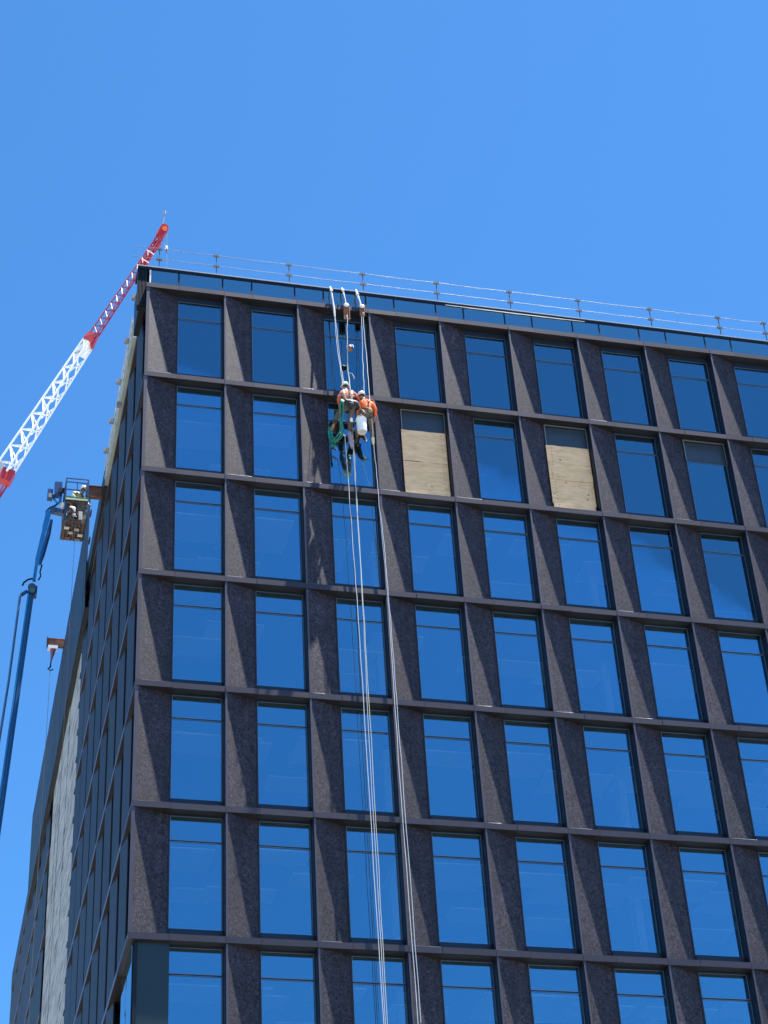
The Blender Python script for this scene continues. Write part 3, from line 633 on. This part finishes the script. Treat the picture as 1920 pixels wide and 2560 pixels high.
k_ = V1['lkn'].lerp(V1['lan'],.55); d = (V1['lan']-V1['lkn']).normalized(); mk('shin_strap', MB().tube([k_-d*.05,k_+d*.05], .078, 10), BCLOTH, t1)
k_ = V1['rkn']; mk('knee_pad', MB().ell(k_+Vector((.03,-.06,.0)), .055,.05,.11, 10, 7), WHITE, t1)
m = MB().tube([pv+Vector((.02,-.22,.06)), pv+Vector((.07,-.24,.0)), pv+Vector((.04,-.24,-.08)), pv+Vector((-.0,-.23,-.14))], .018, 6); mk('carabiner', m, GALV, t1)
mk('gear_loop', MB().tube([pv+Vector((.26,-.10,.12)), pv+Vector((.33,-.10,-.04)), pv+Vector((.34,-.08,-.16)), pv+Vector((.28,-.08,-.22))], .016, 6), KHAKI, t1)
# worker 2 gear: braces, belt, legs straps
ch, pv = V2['chest'], V2['pelvis']
strap(t2, [ch+Vector((-.10,-.10,.17)), ch+Vector((.02,-.19,.0)), ch+Vector((.04,-.165,-.30))], .032)
strap(t2, [ch+Vector((.13,-.10,.17)), ch+Vector((.04,-.185,.0))], .032)
mk('belt', MB().tube([pv+Vector((0,0,.09)), pv+Vector((0,0,.135))], [.178,.175], 14), BROWN, t2)
for s_ in 'lr':
    a = V2[s_+'hip'].lerp(V2[s_+'kn'],.35); d = (V2[s_+'kn']-V2[s_+'hip']).normalized(); mk('leg_loop', MB().tube([a-d*.03,a+d*.03], .112, 10), BCLOTH, t2)
mk('belt_pouch', MB().ell(pv+Vector((.10,-.15,.02)), .08,.05,.10, 10, 7), KHAKI, t2)
# carried and hanging gear
t = thing('bucket', P(904,1085,-.75), 'white plastic bucket hanging behind the orange shirted worker', 'bucket')
c0 = P(903,1049,-.78); c1 = P(905.5,1080,-.80)
prof = [(0,.0)]
m = MB(); ax = (c1-c0); n_ = 20
def lathe(m, a, b_, rs, ts):
    d = (b_-a); m.tube([a+d*t_ for t_ in ts], rs, n_); return m
lathe(m, c0, c1, [.178,.178,.168,.165,.150,.148], [0,.06,.07,.5,.97,1.0]); mk('pail', m, PAIL, t)
mk('pail_base', lathe(MB(), c1, c1+(c1-c0)*.03, [.146,.140], [0.02,1.0]), PAILB, t)
mk('bail_handle', MB().tube([c0+Vector((-.17,0,-.02)), c0+Vector((-.10,.03,.16)), c0+Vector((.02,.05,.24)), c0+Vector((.12,.03,.15)), c0+Vector((.17,0,-.02))], .009, 6), GREY, t)
t = thing('rope_bag', P(878,1108,-.3), 'grey lilac rope bag hanging below the knee of the upper left worker', 'bag')
mk('bag_body', MB().tube([P(873,1080,-.30),P(875,1088,-.31),P(880,1112,-.28),P(881,1120,-.28)], [.055,.085,.075,.045], 12), mat('lilac_grey_cloth', (.30,.28,.34), .8, noise=(10,.2)), t)
mk('bag_collar', MB().tube([P(872,1074,-.29),P(873,1081,-.30)], [.035,.058], 10), KHAKI2, t)
t = thing('red_bag', P(886,1003,-.3), 'dark red bag wedged between the two rope workers', 'bag')
mk('bag_body', MB().ell(P(889,1003,-.34), .13,.10,.12, 12, 8), MAROON, t); mk('bag_strap', MB().tube([P(880,1010,-.44),P(888,994,-.45),P(899,1008,-.45)], .012, 6), BLACK, t)
t = thing('metal_frame', P(937,1015,-.1), 'dull red frame standing behind the shoulder of the orange shirted worker', 'frame')
a, b_, c_, d_ = P(921,1003,-.12), P(930,999,-.10), P(940,1040,-.10), P(933,1010,-.14)
mk('frame_bar', MB().bar(P(918,1001,-.10), P(934,1000,-.10), .04), RED, t); mk('frame_bar', MB().bar(P(934,1000,-.10), P(944,1048,-.10), .035), mat('dull_pink_metal',(.30,.10,.10),.6), t); mk('frame_sheet', MB().tube([P(928,1006,-.08),P(937,1038,-.08)], [.10,.06], 8), MAROON, t)
# green hose coil
t = thing('green_hose', P(835,1105,-.2), 'green hose looped at the left side of the upper left worker', 'hose')
r_ = random.Random(2)
loops = [
 [(856,997),(851,1010),(850,1040),(850,1075),(842,1090),(830,1102),(822,1090),(821,1075)],
 [(857,998),(859,1012),(856,1045),(855,1080),(845,1096),(833,1104),(825,1092),(822,1070)],
 [(854,997),(850,1030),(853,1060),(853,1082),(843,1098),(835,1102),(828,1085),(824,1068)],
 [(856,998),(858,1030),(853,1060),(857,1085),(847,1100),(836,1106),(829,1098),(823,1080)],
 [(821,1072),(823,1088),(833,1104),(836,1112),(830,1118),(827,1108),(822,1092)],
 [(824,1070),(829,1086),(838,1102),(837,1116),(833,1112),(825,1095)]]
for i, lp_ in enumerate(loops):
    yb = -.50 if i < 4 else -.22
    pts = []
    for n__, (u, v) in enumerate(lp_):
        f = n__/(len(lp_)-1); pts.append(P(u, v, (-.74+.50*f + i*.012) if i < 4 else -.22-.01*i))
    cr = []
    for a_ in range(len(pts)-1):
        p0, p1, p2, p3 = pts[max(a_-1,0)], pts[a_], pts[a_+1], pts[min(a_+2,len(pts)-1)]
        for s_ in range(5):
            u_ = s_/5; cr.append(.5*((2*p1)+(p2-p0)*u_+(2*p0-5*p1+4*p2-p3)*u_*u_+(3*p1-p0-3*p2+p3)*u_**3))
    cr.append(pts[-1]); mk('hose_loop', MB().tube(cr, .021, 7), GREEN, t)
mk('hose_tie', MB().tube([P(852,1000,-.74),P(860,1004,-.74)], .035, 8), MINT, t)
t = thing('clip_tool', P(852,1083,-.30), 'white clip at the top of the rope under the upper left worker', 'clip')
mk('clip_arm', MB().tube([P(851,1081,-.31),P(856,1086,-.31),P(864,1090,-.29)], [.035,.028,.02], 8), WHITE, t)
t = thing('black_grab_tool', P(832,1120,-.2), 'black grab tool hanging below the green hose', 'tool')
mk('tool_shaft', MB().tube([P(836,1104,-.22),P(834,1112,-.2),P(833,1122,-.18)], .02, 6), BLACK, t); mk('tool_jaw', MB().tube([P(827,1122,-.18),P(833,1120,-.18),P(840,1124,-.18)], .028, 6), BLACK, t)

# ------------------------------------------------------------------ boom lift at the left wall
YB = 12.2
def Q(u, v, dy=0.): return at(u, v, YB+dy)
lift = thing('boom_lift', (Q(0,2090).x-1.3, YB, -47.1), 'blue telescopic boom lift reaching up along the left wall', 'boom lift')
k1 = Q(78,1478); k0 = Q(10,1960); dv = (k0-k1).normalized(); foot = k1 + dv*((-45.6-k1.z)/dv.z)
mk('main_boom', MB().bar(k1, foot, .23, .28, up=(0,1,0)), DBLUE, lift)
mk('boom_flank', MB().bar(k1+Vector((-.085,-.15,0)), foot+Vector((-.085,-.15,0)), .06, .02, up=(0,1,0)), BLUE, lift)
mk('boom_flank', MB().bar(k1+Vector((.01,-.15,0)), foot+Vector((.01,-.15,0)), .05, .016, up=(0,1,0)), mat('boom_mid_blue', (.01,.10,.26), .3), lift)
a = Q(50,1490); b_ = Q(22,1700); c_ = Q(0,1838); d_ = c_+(c_-b_)*4
mk('cable_track', MB().tube([a,b_,c_,d_], .045, 8), mat('faded_blue', (.06,.14,.28), .5), lift)
kn = MB(); kn.tube([Q(80,1468,-.28), Q(80,1468,.28)], .155, 16); mk('knuckle', kn, DBLUE, lift)
mk('knuckle_cap', MB().tube([Q(81,1475,-.31), Q(81,1475,-.285)], .10, 16), mat('teal_paint',(.01,.12,.17),.35), lift)
m = MB(); m.bar(Q(80,1490,-.02), Q(82,1470,-.02), .32, .34, up=(0,1,0)); m.bar(Q(52,1488), Q(68,1478), .10); mk('knuckle_housing', m, DBLUE, lift)
mk('hydraulic_hose', MB().tube([Q(56,1464),Q(60,1456),Q(70,1449),Q(84,1446)], .035, 8), BLACK, lift)
mk('hydraulic_hose', MB().tube([Q(96,1450,-.1),Q(102,1440,-.1),Q(100,1430,-.1),Q(105,1412,-.1)], .028, 8), BLACK, lift)
j = MB(); j.bar(Q(85,1452), Q(93,1400), .12, .14, up=(0,1,0)); j.bar(Q(92.5,1402), Q(112,1320), .15, .16, up=(0,1,0)); j.bar(Q(111.5,1322), Q(122,1280), .19, .18, up=(0,1,0)); mk('jib_arm', j, BLUE, lift)
mk('jib_cylinder', MB().tube([Q(99,1412,-.12),Q(106,1388,-.12),Q(121,1335,-.14),Q(129,1300,-.12)], [.05,.085,.085,.05], 10), DBLUE, lift)
mk('jib_hose_loop', MB().tube([Q(122,1302),Q(116,1290),Q(116,1278),Q(124,1270),Q(138,1264),Q(148,1256)], .04, 8), DBLUE, lift)
mk('rotator', MB().tube([Q(132,1275,-.2),Q(132,1275,.2)], .11, 12), DBLUE, lift)
mk('basket_mount', MB().bar(Q(130,1276), Q(160,1283), .22, .2), DBLUE, lift)
# control boxes and lamp left of the basket
m = MB(); m.bar(Q(146,1210,-.1), Q(146,1240,-.1), .28, .3, up=(0,1,0)); mk('control_box', m, DBLUE, lift)
mk('control_panel', MB().bar(Q(154,1221,-.3), Q(154,1232,-.3), .22, .08, up=(0,1,0)), BLACK, lift)
m = MB(); m.bar(Q(126,1226,-.1), Q(124,1249,-.1), .20, .2, up=(0,1,0)); mk('lamp_box', m, DBLUE, lift); mk('lamp_face', MB().bar(Q(126,1233,-.23), Q(125,1243,-.23), .12, .03, up=(0,1,0)), GREY, lift)
mk('side_arm', MB().tube([Q(133,1238,-.05),Q(136,1250,-.05),Q(143,1258,-.05),Q(151,1254,-.05),Q(150,1240,-.05)], .05, 8), BLUE, lift)
mk('document_box', MB().bar(Q(155,1258,-.3), Q(154,1270,-.3), .13, .1, up=(0,1,0)), LGREY, lift)
# basket
n1 = Q(164,1243,-.55); n2 = Q(219,1252,-.55); bw = n2.x-n1.x; xb, yb, zt_ = n1.x, YB-.55, (n1.z+n2.z)/2; zf = zt_-1.05; dp = 1.15
bk = MB()
xb1 = xb+bw
mk('toe_panel', MB().box(xb, xb1, yb-.02, yb, zf, zt_-.06), MESHB, lift); mk('toe_panel', MB().box(xb1-.02, xb1, yb+.01, yb+dp, zf, zt_-.1), MESHB, lift); mk('toe_panel', MB().box(xb, xb+.02, yb+.01, yb+dp, zf+.5, zt_-.1), MESHB, lift)
mk('top_guard_rail', MB().bar((xb-.03,yb-.05,zt_), (xb1+.03,yb-.05,zt_), .06), DGREEN, lift)
mk('rail_tape', MB().bar((xb,yb-.09,zt_-.09), (xb1,yb-.09,zt_-.09), .05), LIME, lift)
fl = MB(); fl.box(xb-.06, xb1-.02, yb-.02, yb+dp, zf-.07, zf-.02)
for i in range(6): fl.box(xb+.05+i*bw*.16, xb+.08+i*bw*.16, yb+.0, yb+dp-.02, zf-.12, zf-.071)
mk('basket_floor', fl, PINK, lift)
for (x_, y_) in ((xb,yb),(xb1,yb),(xb,yb+dp),(xb1,yb+dp)): mk('corner_tube', MB().bar((x_,y_,zf),(x_,y_,zt_+.95), .045), DBLUE, lift)
m = MB()
for z_, ys in ((zt_+.95,(yb,yb+dp)),(zt_+.78,(yb,)),(zt_+.42,(yb,yb+dp))):
    for y_ in ys: m.bar((xb,y_,z_),(xb1,y_,z_), .035)
    for x_ in (xb,xb1): m.bar((x_,yb,z_),(x_,yb+dp,z_), .035)
m.bar((xb+bw*.5,yb,zt_),(xb+bw*.5,yb,zt_+.78), .035)
mk('upper_guard_frame', m, DBLUE, lift)
# stuff seen on the mesh: pale pouch, tin, strap
mk('hanging_pouch', MB().bar((xb+bw*.70,yb-.06,zf+.42),(xb+bw*.72,yb-.06,zf+.05), .14, .06, up=(0,1,0)), LGREY, lift)
mk('hanging_rag', MB().tube([(xb+bw*.2,yb-.06,zf+.62),(xb+bw*.4,yb-.08,zf+.55),(xb+bw*.45,yb-.06,zf+.40)], [.03,.06,.03], 8), WHITE, lift)
mk('tin', MB().tube([(xb+bw*.42,yb-.06,zf+.30),(xb+bw*.42,yb-.06,zf+.18)], .06, 10), LGREY, lift)
for i, (fx, fy, mm) in enumerate(((.15,.25,WHITE),(.35,.5,LGREY),(.6,.3,LGREY),(.8,.6,WHITE),(.25,.8,BROWN),(.7,.85,GREY))):
    mk('underside_plate', MB().box(xb+bw*fx-.09, xb+bw*fx+.09, yb+dp*fy-.07, yb+dp*fy+.07, zf-.15, zf-.121), mm, lift)
r_ = random.Random(11)
for i in range(16):
    fx, fz = r_.uniform(.08,.92), r_.uniform(.12,.8); mm = r_.choice([MESHB,GREY,LGREY,BROWN,BLACK,DGREEN,PINK])
    mk('hanging_tool', MB().ell((xb+bw*fx, yb-.05, zf+fz), r_.uniform(.025,.07), .04, r_.uniform(.03,.11), 8, 5), mm, lift)
# chassis on the ground (below the picture)
fx_ = foot.x
mk('chassis', MB().box(fx_-2.6, fx_+1.6, YB-1.2, YB+1.2, -46.5, -45.9), BLUE, lift); mk('turntable', MB().box(fx_-1.8, fx_+1.0, YB-1.0, YB+1.0, -45.88, -44.9), DBLUE, lift)
for sx in (-2.0, 1.1):
    for sy in (-1.25, 1.25): mk('wheel', MB().tube([(fx_+sx,YB+sy-.2,-46.5),(fx_+sx,YB+sy+.2,-46.5)], .6, 20), BLACK, lift)
lift.location.x += 0
# worker in the basket
bx, by = xb1-.18, yb+.40
t3, V3 = person((bx, by, zf), 'worker with white helmet and pale lime shirt leaning from the lift basket toward the beam', {
  'pelvis':(bx-.16,by,zf+.95),'chest':(bx-.10,by-.04,zf+1.36),'neck':(bx-.02,by-.08,zf+1.60),'head':(bx+.03,by-.10,zf+1.75),
  'lsh':(bx-.24,by-.22,zf+1.50),'rsh':(bx+.06,by+.08,zf+1.48),'lel':(bx-.40,by-.34,zf+1.30),'rel':(bx+.16,by-.06,zf+1.22),'lwr':(bx-.30,by-.42,zf+1.12),'rwr':(bx+.26,by-.14,zf+1.05),
  'lhip':(bx-.24,by-.05,zf+.92),'rhip':(bx-.08,by+.05,zf+.92),'lkn':(bx-.24,by-.06,zf+.50),'rkn':(bx-.06,by+.04,zf+.50),'lan':(bx-.26,by,zf+.09),'ran':(bx-.08,by+.10,zf+.09),'ltoe':(bx-.16,by-.08,zf+.05),'rtoe':(bx+.02,by+.02,zf+.05)},
  (.7,-.5,-.3), (HVY, YELL, (BBOOT, BBOOT), SKIN), WHELM)
ch = V3['chest']; strap(t3, [ch+Vector((-.05,-.15,.14)), ch+Vector((.02,-.17,-.12)), ch+Vector((.04,-.15,-.34))], .06, YELL, 'tool_vest')
skin('tool_vest', {'a':(V3['pelvis']+Vector((.02,-.02,.30)),(.17,.15)),'b':(V3['pelvis']+Vector((.0,0,.10)),(.18,.155))}, [('a','b')], 'a', YELL, t3)
cx, cy = xb+bw*.45, yb+.62
t4, V4 = person((cx, cy, zf), 'worker in dark clothing bent forward behind the lime shirted worker in the lift basket', {
  'pelvis':(cx-.02,cy,zf+.93),'chest':(cx+.06,cy-.04,zf+1.28),'neck':(cx+.13,cy-.08,zf+1.46),'head':(cx+.18,cy-.12,zf+1.56),
  'lsh':(cx-.06,cy-.18,zf+1.40),'rsh':(cx+.20,cy+.12,zf+1.40),'lel':(cx-.06,cy-.32,zf+1.16),'rel':(cx+.26,cy+.10,zf+1.16),'lwr':(cx+.04,cy-.40,zf+1.05),'rwr':(cx+.26,cy-.06,zf+1.02),
  'lhip':(cx-.10,cy-.05,zf+.90),'rhip':(cx+.08,cy+.05,zf+.90),'lkn':(cx-.10,cy-.06,zf+.50),'rkn':(cx+.08,cy+.04,zf+.50),'lan':(cx-.12,cy,zf+.09),'ran':(cx+.06,cy+.10,zf+.09),'ltoe':(cx-.04,cy-.08,zf+.05),'rtoe':(cx+.14,cy+.02,zf+.05)},
  (.7,-.5,-.5), (NAVY, NAVY, (BBOOT, BBOOT), SKIN2), mat('black_helmet', (.03,.03,.035), .35))

# ------------------------------------------------------------------ crane far behind
YC = 70.
def K(u, v, dy=0.): return at(u, v, YC+dy)
crane = thing('tower_crane', (K(-330,1700).x, YC, -47.1), 'red and white lattice tower crane with its raised jib behind the roof corner', 'crane')
def truss(name, L0, L1, A0, A1, B0, B1, n, rc, rb, mt, xface=True):
    ch_ = MB()
    for a, b_ in ((L0,L1),(A0,A1),(B0,B1)): ch_.tube([a,b_], rc, 8)
    mk(name+'_chords', ch_, mt, crane)
    br = MB()
    for i in range(n):
        f0, f1, fm = i/n, (i+1)/n, (i+.5)/n
        br.bar(L0.lerp(L1,f0), A0.lerp(A1,fm), rb); br.bar(A0.lerp(A1,fm), L0.lerp(L1,f1), rb)
        br.bar(L0.lerp(L1,f0), B0.lerp(B1,fm), rb); br.bar(B0.lerp(B1,fm), L0.lerp(L1,f1), rb)
        if xface: br.bar(A0.lerp(A1,f0), B0.lerp(B1,f1), rb); br.bar(B0.lerp(B1,f0), A0.lerp(A1,f1), rb)
        else: br.bar(A0.lerp(A1,f0), B0.lerp(B1,fm), rb); br.bar(B0.lerp(B1,fm), A0.lerp(A1,f1), rb)
    mk(name+'_bracing', br, mt, crane)
lc0, lc1 = K(-3,1153), K(210,845); ma0, ma1 = K(17,1177,-.7), K(220,853,-.7); rb0, rb1 = K(34,1185,.3), K(236,861,.3)
truss('white_jib', lc0, lc1, ma0, ma1, rb0, rb1, 8, .085, .085, CWHITE)
m = MB(); f = .87
def plate(m, a, b_, c_, d_, th=.04):
    n__ = (b_-a).cross(d_-a).normalized()*th; m.add([a,b_,c_,d_,a+n__,b_+n__,c_+n__,d_+n__], [(0,1,2,3),(7,6,5,4),(0,4,5,1),(1,5,6,2),(2,6,7,3),(3,7,4,0)])
plate(m, lc0.lerp(lc1,.86), lc1, ma1, ma0.lerp(ma1,.86)); mk('jib_plate', m, LGREY, crane)
m = MB(); plate(m, ma0.lerp(ma1,.88), ma1, rb1, rb0.lerp(rb1,.88)); mk('jib_plate', m, CWHITE, crane)
m = MB(); plate(m, K(0,1150,-.1), K(12,1162,-.3), K(10,1195,-.3), K(0,1185,-.1)); mk('jib_plate', m, LGREY, crane)
# foot section, red
m = MB(); m.bar(K(23,1180), K(9,1206), .95, .8, up=(0,1,0)); mk('jib_joint', m, RED, crane)
truss('lower_jib', K(-10,1200), K(-300,1640), K(8,1215,-.7), K(-275,1655,-.7), K(16,1217,.6), K(-262,1664,.6), 9, .08, .06, MAG)
# red joint above the white part
m = MB(); plate(m, K(208,842,-.2), K(222,828,-.2), K(246,832,-.4), K(232,864,-.4), .5); mk('jib_joint', m, RED, crane)
truss('upper_jib', K(222,835), K(343,662), K(236,843,-.45), K(350,672,-.45), K(243,846,.3), K(353,676,.3), 9, .07, .045, MAG)
truss('tip_jib', K(343,662), K(396,585), K(350,672,-.45), K(402,593,-.45), K(356,674,.3), K(407,596,.3), 4, .07, .06, RED, False)
m = MB(); plate(m, K(345,664,-.1), K(371,627,-.1), K(379,634,-.4), K(357,672,-.4), .3); plate(m, K(377,617,-.1), K(392,598,-.1), K(400,604,-.4), K(385,625,-.4), .3); mk('jib_plate', m, RED, crane)
m = MB(); m.bar(K(398,592), K(409,575), .62, .6, up=(0,1,0)); m.tube([K(411,570,-.4),K(411,570,.4)], .36, 14); mk('jib_head', m, RED, crane)
mk('head_sheave', MB().tube([K(412,571,-.52),K(412,571,-.42)], .22, 14), mat('orange_red',(.7,.12,.05),.5), crane)
m = MB(); m.tube([K(406,560),K(410,545),K(413,532)], [.05,.04,.03], 6); m.bar(K(408,529), K(417,532), .08); m.tube([K(412,528,0),K(412,534,0)], .10, 8); mk('anemometer_mast', m, GREY, crane)
mk('hoist_cable', MB().tube([K(417,578),K(416.5,700)], .022, 6), GREY, crane)
mk('pendant_cable', MB().tube([K(403,597),K(415,616)], .016, 5), GREY, crane)
m = MB().ell(K(416,619), .14,.13,.17, 10, 7); mk('hook_block', m, WHITE, crane); mk('hook', MB().tube([K(416,622),K(416,627),K(419,630)], .05, 6), BLACK, crane)
for (u, v) in ((371,628),(358,649),(347,664)):
    mk('joint_band', MB().bar(K(u-4,v-3,-.5), K(u+14,v+8,-.5), .07), CWHITE, crane)
# mast out of the picture
mp = K(-285,1650); sq = .9
m = MB()
for sx in (-sq, sq):
    for sy in (-sq, sq): m.bar((mp.x+sx, YC+sy, -47.1), (mp.x+sx, YC+sy, mp.z-.5), .18)
n = 30
for i in range(n):
    z0 = -47+(mp.z+46.5)*i/n; z1 = -47+(mp.z+46.5)*(i+1)/n
    for sy in (-sq, sq): m.bar((mp.x-sq,YC+sy,z0),(mp.x+sq,YC+sy,z1), .09)
    for sx in (-sq, sq): m.bar((mp.x+sx,YC-sq,z0),(mp.x+sx,YC+sq,z1), .09)
mk('mast', m, CWHITE, crane)
mk('slewing_platform', MB().box(mp.x-5, mp.x+1.6, YC-1.5, YC+1.5, mp.z-.9, mp.z-.2), RED, crane)
mk('counterweight', MB().box(mp.x-5, mp.x-3.2, YC-1.4, YC+1.4, mp.z-2.4, mp.z-.92), CONC, crane)
